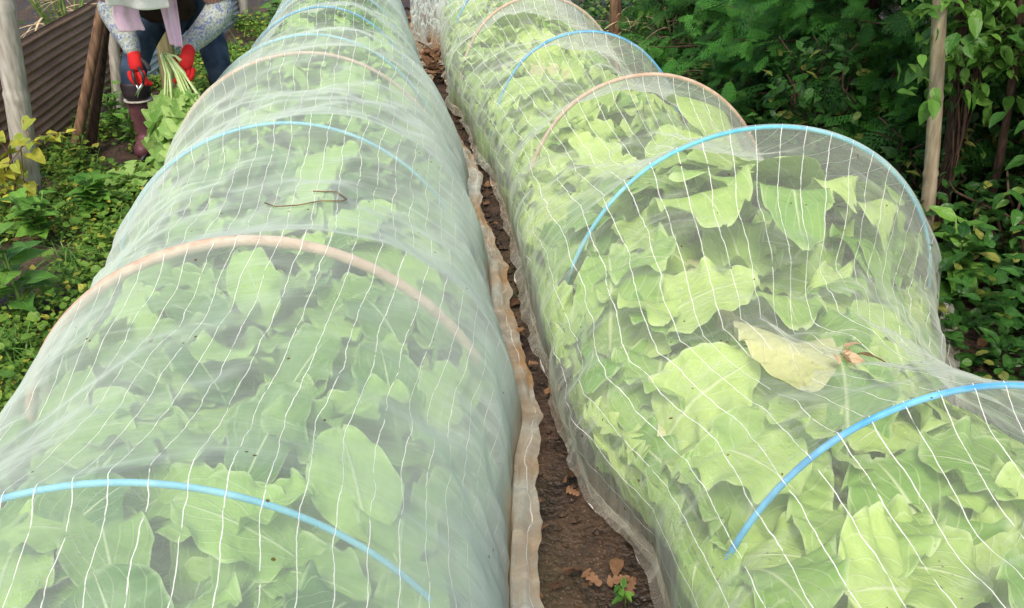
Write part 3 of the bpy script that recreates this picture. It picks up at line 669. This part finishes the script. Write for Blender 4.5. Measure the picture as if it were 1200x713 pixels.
def shrub(x, y, h, rad, nst, n, kind, ls, m, label, name='shrub', low=.1, cat='shrub', group='broad-leaved shrubs in the hedge'):
    root = empty(name, (x, y, 0)); tag(root, label, cat, group); mb = MB(); P = []; A = []
    tips = []
    for s in range(nst):
        a = rng.random() * 6.28; q = rng.random() ** .6; wob = rng.normal(0, .05, (8, 2))
        pts = [(math.cos(a) * rad * q * t + wob[i][0] * t, math.sin(a) * rad * q * t + wob[i][1] * t, h * t * (1 - .3 * q * q) - .05 * (i == 0)) for i, t in enumerate(np.linspace(0, 1, 8))]
        mb.tube(pts, [.010 * (1 - .8 * t) + .002 for t in np.linspace(0, 1, 8)], 6, cap=False); tips.append((pts, a))
    for i in range(n):
        pts, a = tips[rng.integers(nst)]; t = low + (1 - low) * rng.random() ** .8; j = min(int(t * 7), 6); f = t * 7 - j
        p = np.array(pts[j]) * (1 - f) + np.array(pts[j + 1]) * f + rng.normal(0, .07, 3); P.append(p); A.append(a + rng.normal() * 1.1)
    mb.build('stem', M['darkbark'], root); P = np.array(P); P[:, 2] = np.maximum(P[:, 2], .03)
    batch('foliage', kind, P, A, rng.normal(-.15, .45, n), rng.normal(0, .5, n), rng.uniform(.6, 1.15, n) * ls, M[m], root)
shrub(2.65, 3.75, 1.9, .5, 12, 900, 'ovate', .085, 'broad', 'dark leafy shrub just behind the bamboo pole', low=0)
shrub(2.25, 4.15, .75, .42, 16, 560, 'ovate', .08, 'broad', 'broad-leaved shrub left of the bamboo pole', low=.0)
shrub(2.75, 2.9, 1.6, .5, 12, 900, 'ovate', .085, 'broad', 'leafy shrub right of the dark trunks', low=0)
shrub(2.95, 3.45, .8, .45, 12, 600, 'round', .07, 'broad', 'low round-leaved shrub at the foot of the dark trunks', low=0)
shrub(3.3, 3.2, 2.2, .8, 14, 1300, 'ovate', .09, 'broad', 'tall shrub deep behind the dark trunk', low=0)
shrub(2.85, 2.25, 1.5, .5, 12, 800, 'ovate', .09, 'broad', 'shrub at the right frame edge by the broad-leaved weeds', low=0)
shrub(2.2, 6.9, .7, .45, 14, 320, 'lance', .12, 'bright', 'narrow-leaved shrub between the stake and the cypress', low=0)
shrub(2.5, 8.3, 1.0, .6, 14, 420, 'ovate', .09, 'bright', 'shrub at the top edge beyond the wooden stake', low=0)
shrub(3.6, 4.6, 2.4, .9, 14, 1200, 'ovate', .10, 'broad', 'tall shrub hidden between the cypresses', low=0)
shrub(3.8, 2.6, 2.4, .9, 14, 1200, 'ovate', .10, 'broad', 'tall shrub behind the shrub at the right frame edge', low=0)
shrub(2.42, 3.42, .55, .30, 12, 420, 'ovate', .065, 'broad', 'small low shrub behind the foot of the bamboo pole', low=0)
shrub(2.5, 2.8, .5, .35, 12, 380, 'ovate', .075, 'broad', 'small low shrub between the bright weed and the dark trunks', low=0)
# climber hanging in the upper right, lit from above
def climber():
    root = empty('climbing_vine', (2.18, 3.2, 0)); tag(root, 'sunlit climbing vine with large leaves over the bamboo pole top', 'vine'); mb = MB(); P = []; A = []
    for s in range(13):
        a = rng.uniform(0, 6.28); ex = rng.uniform(-.75, 1.1); ey = rng.uniform(-.35, .35); w1, w2 = rng.uniform(4, 9, 2); pts = []
        for t in np.linspace(0, 1, 14):
            pts.append((.10 + .04 * math.sin(t * w1) + ex * max(t - .6, 0) * 2.2, .04 * math.cos(t * w2) + ey * max(t - .6, 0) * 2.2, 1.4 * t - .9 * max(t - .6, 0) ** 1.3 + .1 * math.sin(s)))
        mb.tube(pts, [.006 - .004 * t for t in np.linspace(0, 1, 14)], 5, cap=False)
        for p in pts[8:]:
            for _ in range(9): P.append(np.array(p) + rng.normal(0, .08, 3)); A.append(a + rng.normal() * 1.2)
    for k in range(80): P.append(np.array((rng.uniform(-.28, .12), rng.uniform(-.22, .05), rng.uniform(.74, 1.2)))); A.append(rng.uniform(3.4, 6))
    mb.build('stem', M['darkbark'], root); n = len(P); batch('foliage', 'ovate', P, A, rng.normal(-.35, .4, n), rng.normal(0, .4, n), rng.uniform(.045, .10, n), M['bright'], root)
climber()
# dark trunks beside the bamboo pole
for x, y, dx, rr, lab in [(2.40, 3.25, -.42, .034, 'dark slim trunk right beside the bamboo pole'), (2.55, 3.15, -.36, .02, 'thin dark trunk second from the bamboo pole'),
                          (2.8, 3.0, .05, .018, 'thin bare trunk near the right frame edge'), (3.1, 3.6, .0, .04, 'dark trunk deep in the hedge shade')]:
    t = empty('young_tree', (x, y, 0)); tag(t, lab, 'tree', 'slim dark trunks in the hedge'); mb = MB()
    hh = 2.4; mb.tube([(dx * q + .02 * math.sin(q * 8), .02 * math.cos(q * 7), hh * q - .05) for q in np.linspace(0, 1, 16)], [rr * (1 - .5 * q) * (1 + .06 * math.sin(q * 40)) for q in np.linspace(0, 1, 16)], 10)
    mb.build('trunk', M['darkbark'], t); n = 170
    P = np.stack([rng.normal(dx, .32, n), rng.normal(0, .32, n), rng.uniform(1.35, 2.6, n)], -1)
    b2 = MB()
    for k in range(12):
        p = P[k * 5]; z = max(1.2, p[2] - .3); b2.tube([(dx * z / hh, 0, z), ((p[0] + dx) / 2, p[1] / 2, (z + p[2]) / 2 + .03), tuple(p)], [.008, .005, .002], 5, cap=False)
    b2.build('branch', M['darkbark'], t)
    batch('crown', 'ovate', P, rng.random(n) * 6.28, rng.normal(-.3, .4, n), rng.normal(0, .4, n), rng.uniform(.07, .12, n), M['broad'], t)

# ------------------------------------------------------------------ bits lying on the nets
def on_net(T, x, y, off=.02):
    cx, w, h = T.par(y); lo, hi = -1.5, 1.5
    for _ in range(30):
        m = (lo + hi) / 2; p = T.surf(np.array(m), np.array(y))
        if p[0] < x: lo = m
        else: hi = m
    return T.surf(np.array(m), np.array(y))[2] + off
def dead_leaf():
    x, y = 1.07, 1.66; z = on_net(TR, x, y, .03)
    n = 7; o = batch('dead_leaf', 'ovate', np.tile([[x - .02, y, z]], (n, 1)) + rng.normal(0, .012, (n, 3)) * [1, 1, .5], np.linspace(-1.2, 1.6, n) - .4, rng.uniform(-.1, .35, n), rng.normal(0, .7, n), rng.uniform(.03, .07, n), M['deadlight'])
    tag(o, 'curled dry brown leaf lying on top of the right net', 'dead leaf')
M['deadlight'] = leaf_mat('dry_tan_leaf', (.46, .29, .15), (.68, .50, .33), (.5, .32, .18), attr=True, rough=.7, trans=.2)
dead_leaf()
mb = MB(); pts = []
for px_, py_ in [(-.44, 2.50), (-.40, 2.44), (-.33, 2.40), (-.26, 2.41), (-.20, 2.44), (-.19, 2.47), (-.22, 2.50), (-.29, 2.49)]:
    pts.append((px_, py_, on_net(TL, px_, py_, .024)))
mb.tube(pts, .0022, 6); tag(mb.build('dry_twig', M['twig']), 'thin bent dry twig lying on the left net behind the tan hoop', 'twig')
# crumpled spare net gathered in the far end of the gap
def crumple():
    n = 70; u, v = np.meshgrid(np.linspace(-1, 1, n), np.linspace(0, 1, n), indexing='ij')
    X = .27 + .15 * u + .03 * (fbm(u * 4, v * 6, 3) - .5); Y = 7.0 + 1.5 * v + .05 * (fbm(u * 5, v * 5, 6) - .5)
    Z = .03 + .26 * v ** .5 * (.6 + .5 * u * u) + .16 * (1 - np.abs(2 * fbm(u * 5, v * 7, 8) - 1) - .6) * np.minimum(v * 6, 1)
    I = np.arange(n * n).reshape(n, n); F = np.stack([I[:-1, :-1], I[1:, :-1], I[1:, 1:], I[:-1, 1:]], -1).reshape(-1, 4)
    o = mesh_obj('gathered_net', np.stack([X, Y, Z], -1).reshape(-1, 3), F, M['netL'], uv=np.stack([u, v], -1).reshape(-1, 2)); tag(o, 'crumpled silvery net gathered between the tunnels at the top', 'crop net')
t = NT('folded_net'); n_ = t.noise(14, 4, t.mapped(t.obj(), (1, .5, 1)))
p_ = t.principled((.42, .45, .44), .5, t.bump(n_, .8, .03)); tp_ = t.N('BsdfTransparent'); mx_ = t.N('MixShader'); t.l.new(t.ramp(n_, [(.3, .55), (.7, .9)]), mx_.inputs[0]); t.l.new(tp_.outputs[0], mx_.inputs[1]); t.l.new(p_, mx_.inputs[2])
M['bundle'] = t.finish(mx_.outputs[0]); crumple()

# ------------------------------------------------------------------ the person bending over with a bunch of greens
def cloth_mat(name, a, b, kind):
    t = NT(name); v = t.obj()
    if kind == 'floral':
        vo = t.N('TexVoronoi'); vo.inputs['Scale'].default_value = 55; t.l.new(v, vo.inputs['Vector'])
        f = t.ramp(vo.outputs['Distance'], [(.30, 1.0), (.42, 0.0)]); c = t.mix(f, a, b)
        dk = t.mix(t.ramp(vo.outputs['Color'], [(.4, 0.0), (.5, 1.0)]), (.10, .14, .28), (.25, .30, .20)); c = t.mix(t.ramp(t.noise(90, 2, v), [(.46, 0.0), (.54, .8)]), c, dk)
        c = t.mix(t.ramp(vo.outputs['Distance'], [(.08, .7), (.14, 0.0)]), c, (.62, .50, .16))
    elif kind == 'plaid':
        sp = t.N('SeparateXYZ'); t.l.new(v, sp.inputs[0])
        s1 = t.math('GREATER_THAN', t.math('FRACT', t.math('MULTIPLY', sp.outputs[0], 60)), .6); s2 = t.math('GREATER_THAN', t.math('FRACT', t.math('MULTIPLY', sp.outputs[2], 60)), .6)
        c = t.mix(t.math('MULTIPLY', t.math('ADD', s1, s2), .5), a, b)
    else: c = t.mix(t.ramp(t.noise(12, 4, v), [(.35, 0.0), (.65, 1.0)]), a, b)
    h = t.math('ADD', t.noise(18, 3, v), t.math('MULTIPLY', t.noise(300, 2, v), .2))
    return t.finish(t.principled(c, .85 if kind != 'rubber' else .45, t.bump(h, .5, .012), .3))
M['skin'] = simple('skin', (.45, .27, .18), (.55, .34, .24), 20, .5, .1)
M['denim'] = cloth_mat('denim', (.018, .035, .065), (.05, .08, .13), 'plain')
M['plaid'] = cloth_mat('plaid', (.42, .17, .13), (.62, .42, .36), 'plaid')
M['floral'] = cloth_mat('floral', (.40, .43, .41), (.22, .27, .33), 'floral')
M['apron'] = cloth_mat('dark_apron', (.035, .018, .016), (.06, .035, .03), 'plain')
M['glove'] = cloth_mat('red_glove', (.50, .012, .015), (.66, .03, .025), 'plain')
M['gloveblack'] = cloth_mat('black_glove_palm', (.02, .02, .02), (.05, .05, .05), 'rubber')
M['boot'] = cloth_mat('mauve_rubber', (.12, .045, .055), (.20, .085, .095), 'rubber')
M['bootcuff'] = cloth_mat('black_boot_cuff', (.02, .015, .02), (.05, .035, .04), 'rubber')
M['pink'] = cloth_mat('pink_towel', (.72, .50, .68), (.82, .62, .76), 'plain')
M['white'] = cloth_mat('white_cloth', (.80, .80, .78), (.86, .86, .84), 'plain')
M['metal'] = simple('steel', (.5, .5, .5), (.7, .7, .7), 30, .3, .05, metal=.9)
M['black'] = simple('black_plastic', (.02, .02, .02), (.04, .04, .04), 30, .4, .05)
def skin(name, chains, m, parent, sub=2):
    """chains of (x,y,z,r); points within 1 mm are the same joint; the first point is the root"""
    V = []; Rr = []; E = []
    def idx(p):
        for i, q in enumerate(V):
            if (Vector(q) - Vector(p[:3])).length < .001: return i
        V.append(tuple(p[:3])); Rr.append(p[3]); return len(V) - 1
    for ch in chains:
        ids = [idx(p) for p in ch]; E += [(a, b) for a, b in zip(ids, ids[1:]) if a != b]
    me = bpy.data.meshes.new(name); me.from_pydata(V, E, []); o = bpy.data.objects.new(name, me); COL.objects.link(o); o.parent = parent
    md = o.modifiers.new('skin', 'SKIN'); md.use_smooth_shade = True; md.use_x_symmetry = False
    for i, q in enumerate(Rr):
        sv = me.skin_vertices[0].data[i]; sv.radius = (q, q) if not isinstance(q, tuple) else q; sv.use_root = (i == 0)
    s_ = o.modifiers.new('sub', 'SUBSURF'); s_.levels = sub; s_.render_levels = sub
    me.materials.append(m); return o
def person():
    ox, oy = -1.22, 4.9; root = empty('person', (ox, oy, 0))
    tag(root, 'person bending over in red gloves, floral sleeves and mauve boots', 'person')
    g = lambda x, y, z, r: (x - ox, y - oy, z, r)
    pel = g(-1.22, 5.12, .80, .13); ch = [pel, g(-1.21, 5.0, .93, .125), g(-1.19, 4.80, 1.03, .13), g(-1.18, 4.66, 1.07, .11)]
    neck = g(-1.175, 4.55, 1.07, .055); head = [ch[-1], neck, g(-1.17, 4.47, 1.06, .085), g(-1.165, 4.38, 1.03, .10), g(-1.16, 4.30, .98, .075)]
    hipR = g(-1.32, 5.10, .76, .08); kR = g(-1.44, 4.88, .46, .05); aR = g(-1.465, 4.93, .13, .03)
    hipL = g(-1.12, 5.12, .76, .08); kL = g(-1.02, 4.97, .46, .05); aL = g(-1.0, 5.09, .13, .03)
    shR = g(-1.38, 4.68, 1.05, .07); elR = g(-1.43, 4.72, .83, .045); wrR = g(-1.325, 4.54, .68, .032)
    shL = g(-.98, 4.68, 1.05, .07); elL = g(-.90, 4.73, .82, .045); wrL = g(-1.045, 4.54, .68, .032)
    body = skin('body', [ch, head, [pel, hipR, kR, aR, g(-1.467, 4.86, .06, .022)], [pel, hipL, kL, aL, g(-1.0, 5.02, .06, .022)],
                         [ch[-1], shR, elR, wrR, g(-1.32, 4.50, .64, .03)], [ch[-1], shL, elL, wrL, g(-1.08, 4.50, .65, .03)]], M['skin'], root)
    mb = MB()                                        # face parts on the lowered head
    for s in (-1, 1): MB().tube([(-1.16 - ox + s * .04, 4.245 - oy, 1.015), (-1.16 - ox + s * .04, 4.225 - oy, 1.01)], [.013, .006], 8).build('eye', M['black'], root)
    MB().tube([(-1.16 - ox, 4.25 - oy, 1.0), (-1.16 - ox, 4.205 - oy, .965), (-1.16 - ox, 4.23 - oy, .95)], [.008, .016, .008], 8).build('nose', M['skin'], root)
    MB().tube([(-1.19 - ox, 4.245 - oy, .925), (-1.16 - ox, 4.225 - oy, .922), (-1.13 - ox, 4.245 - oy, .925)], [.004, .008, .004], 8).build('mouth', M['plaid'], root)
    skin('trousers', [[g(-1.22, 5.12, .83, .145), g(-1.32, 5.10, .76, .110), g(-1.405, 4.97, .60, .086), g(-1.45, 4.875, .46, .072), g(-1.46, 4.89, .36, .066), g(-1.46, 4.90, .28, .060)],
                      [g(-1.22, 5.12, .83, .145), g(-1.12, 5.12, .76, .110), g(-1.04, 5.05, .60, .088), g(-1.01, 4.965, .46, .075), g(-1.005, 5.0, .36, .066), g(-1.0, 5.04, .28, .06)]], M['denim'], root)
    skin('shirt', [[g(-1.22, 5.14, .88, .165), g(-1.21, 5.0, .95, .165), g(-1.19, 4.80, 1.03, .165), g(-1.18, 4.68, 1.07, .13)],
                   [g(-1.18, 4.68, 1.07, .13), g(-1.38, 4.68, 1.05, .095), g(-1.415, 4.71, .93, .085), g(-1.425, 4.72, .86, .075)],
                   [g(-1.18, 4.68, 1.07, .13), g(-.98, 4.68, 1.05, .095), g(-.925, 4.71, .93, .085), g(-.90, 4.73, .85, .078)]], M['plaid'], root)
    skin('sleeve', [[g(-1.425, 4.72, .89, .062), g(-1.432, 4.72, .84, .082), g(-1.415, 4.70, .79, .074), g(-1.37, 4.62, .735, .062), g(-1.335, 4.56, .695, .052), g(-1.322, 4.53, .66, .042), g(-1.32, 4.525, .645, .038)]], M['floral'], root)
    skin('sleeve', [[g(-.91, 4.73, .88, .062), g(-.90, 4.73, .83, .084), g(-.925, 4.70, .78, .078), g(-.98, 4.62, .73, .066), g(-1.03, 4.56, .695, .054), g(-1.055, 4.53, .665, .042), g(-1.06, 4.525, .65, .038)]], M['floral'], root)
    skin('apron', [[g(-1.20, 4.84, .90, (.17, .05)), g(-1.21, 4.90, .80, (.16, .03)), g(-1.22, 4.95, .70, (.15, .02))]], M['apron'], root, 1)
    # gloves: palm and five fingers each
    def glove(w, palm, dirs, thumb, m2):
        gl = empty('glove', (0, 0, 0)); gl.parent = root
        chs = [[(*w, .032), tuple(Vector(w).lerp(Vector(palm), .5)) + (.036,), (*palm, .036)]]
        chs[0].append(tuple(Vector(palm) + (Vector(palm) - Vector(w)) * .45) + (.030,)); chs[0].insert(0, tuple(Vector(w) - (Vector(palm) - Vector(w)) * .2) + (.027,)); skin('palm', chs, M['glove'], gl)
        for (bx, by, bz), segs in dirs:
            p = Vector(palm) + Vector((bx, by, bz)); c = [tuple(p) + (.013,)]
            for dx, dy, dz in segs: p = p + Vector((dx, dy, dz)); c.append(tuple(p) + (.0125,))
            skin('finger', [c], M['glove'], gl)
        p = Vector(w).lerp(Vector(palm), .4); c = [tuple(p) + (.014,)]
        for dx, dy, dz in thumb: p = p + Vector((dx, dy, dz)); c.append(tuple(p) + (.0125,))
        skin('thumb', [c], M[m2], gl)
    c = lambda x, y, z: (x - ox, y - oy, z)
    glove(c(-1.32, 4.535, .67), c(-1.31, 4.49, .60), [((dx, -.01, -.02), [(.004, -.02, -.032), (.018, -.004, -.028), (.018, .012, -.01)]) for dx in (-.034, -.012, .010, .030)], [(.04, -.01, -.02), (.022, -.012, -.03), (.004, -.006, -.022)], 'gloveblack')
    glove(c(-1.045, 4.525, .675), c(-1.06, 4.46, .61), [((dx, -.01, -.018), [(-.004, -.022, -.028), (-.018, -.006, -.026), (-.018, .012, -.012)]) for dx in (-.030, -.010, .012, .034)], [(-.035, -.018, -.012), (-.028, -.014, -.012), (-.018, 0, -.018)], 'glove')
    # boots
    def boot(kx, ky, ax, ay):
        b = empty('boot', (0, 0, 0)); b.parent = root
        skin('shaft', [[g(kx, ky, .34, .076), g((kx + ax) / 2, (ky + ay) / 2, .24, .066), g(ax, ay, .13, .062), g(ax, ay - .02, .065, .060), g(ax - .003, ay - .10, .050, .052), g(ax - .005, ay - .17, .042, .042)]], M['boot'], b)
        skin('cuff', [[g(kx + .0, ky, .44, .080), g(kx, ky, .40, .086), g(kx, ky, .33, .080), g(kx, ky, .325, .06)]], M['bootcuff'], b)
        MB().tube([c(kx, ky, .315), c(kx, ky, .322)], .078, 20).build('trim', M['greywood'], b)
        MB().tube([c(ax, ay + .045, .012), c(ax, ay - .06, .012), c(ax - .005, ay - .2, .012)], [.035, .042, .036], 12, squash=.35).build('sole', M['black'], b)
    boot(-1.452, 4.89, -1.465, 4.93); boot(-1.01, 5.02, -1.0, 5.10)
    # white bonnet with a long brim, pink towel ends hanging below it
    def sheet(name, rows, m, parent, thick=.006):
        A = np.array(rows, float); n0, n1 = A.shape[:2]; A = A - [ox, oy, 0]; I = np.arange(n0 * n1).reshape(n0, n1)
        F = np.stack([I[:-1, :-1], I[1:, :-1], I[1:, 1:], I[:-1, 1:]], -1).reshape(-1, 4)
        o = mesh_obj(name, A.reshape(-1, 3), F, m, parent); sd = o.modifiers.new('thick', 'SOLIDIFY'); sd.thickness = thick
        sb = o.modifiers.new('sub', 'SUBSURF'); sb.levels = 1; sb.render_levels = 1; return o
    bon = []
    for i in range(13):
        f = i / 12; row = []
        for j in range(24):
            a = 2 * math.pi * j / 23; rr = .02 + .125 * math.sin(f * 1.75) ** .8 + (.05 * max(f - .7, 0) / .3) * (1 + .3 * math.sin(a * 5))
            y0 = 4.40 - .02 * f; z0 = 1.19 - .165 * f
            row.append((-1.165 + rr * 1.08 * math.cos(a), y0 - .05 * f + rr * math.sin(a) * .95, z0 + .012 * math.sin(a * 4) * f - .09 * f * max(0, -math.sin(a)) * .2))
        bon.append(row)
    sheet('bonnet', bon, M['white'], root)
    sheet('bonnet_flap', [[(-1.30 + .27 * u, 4.19 + .02 * math.sin(u * 9) + .03 * f, 1.035 - .112 * f + .010 * math.sin(u * 5 + 1)) for u in np.linspace(0, 1, 16)] for f in np.linspace(0, 1, 6)], M['white'], root)
    sheet('towel', [[(-1.335 + .125 * u + .008 * math.sin(f * 7), 4.40 + .012 * math.sin(u * 12) + .02 * f, .98 - .205 * f + .01 * u) for u in np.linspace(0, 1, 12)] for f in np.linspace(0, 1, 10)], M['pink'], root)
    sheet('towel', [[(-1.12 + (.085 - .03 * f) * u + .012 * f, 4.40 + .012 * math.sin(u * 10) + .02 * f, .98 - .27 * f - .015 * u) for u in np.linspace(0, 1, 12)] for f in np.linspace(0, 1, 12)], M['pink'], root)
person()
# pruning shears in the right hand
def shears():
    x, y, z = -1.285, 4.44, .575; root = empty('pruning_shears', (x, y, z)); tag(root, 'small pruning shears with dark handles held in the red glove', 'shears')
    b = MB(); b.tube([(.0, 0, .03), (.02, -.02, -.01), (.012, -.025, -.05)], [.008, .009, .006], 8); b.build('handle', M['black'], root); b = MB(); b.tube([(-.03, 0, .02), (-.028, -.02, -.02), (-.02, -.025, -.05)], [.008, .009, .006], 8); b.build('handle', M['black'], root)
    b = MB(); b.tube([(.012, -.025, -.045), (-.012, -.03, -.075), (-.04, -.03, -.105)], [.007, .008, .002], 6, squash=.4); b.build('blade', M['metal'], root); b = MB(); b.tube([(-.02, -.025, -.045), (-.012, -.028, -.075), (-.03, -.028, -.115)], [.007, .007, .002], 6, squash=.4)
    b.build('blade', M['metal'], root)
shears()
def greens():
    x, y, z = -1.12, 4.45, .60; root = empty('leafy_greens', (x, y, z)); tag(root, 'bunch of freshly cut leafy greens hanging from the gloved hand', 'vegetables')
    st = MB(); P = []; A = []; PT = []; SZ = []
    for i in range(13):
        a = (i - 6) / 6; ex = .035 + a * .13; ey = rng.normal(0, .03) - .03; L = .30 + .14 * rng.random()
        top = (-.03 + a * .02, 0, .055 + .02 * rng.random())
        pts = [top, (ex * .35, ey, -.02), (ex * .8, ey * 1.2, -.5 * L), (ex * 1.0, ey * 1.3, -L)]
        st.tube([(.07 + a * .02, .01, -.01), (.02, -.01, .055)] + pts if i % 2 else pts, [.007] * (6 if i % 2 else 4) if False else .0055, 7)
        for k in range(13):
            f = .26 + .74 * k / 12; p = np.array((ex * (.35 + .65 * f), ey * 1.2, -.02 - (L - .02) * f)) + rng.normal(0, .022, 3)
            P.append(p); A.append(rng.uniform(3.4, 6.0)); PT.append(rng.uniform(-1.2, -.2)); SZ.append(rng.uniform(.06, .11))
    st.build('stalk', M['paleStem'], root); batch('foliage', 'lobed', P, A, PT, rng.normal(0, .5, len(P)), np.array(SZ) * 1.9, M['greens'], root)
greens()
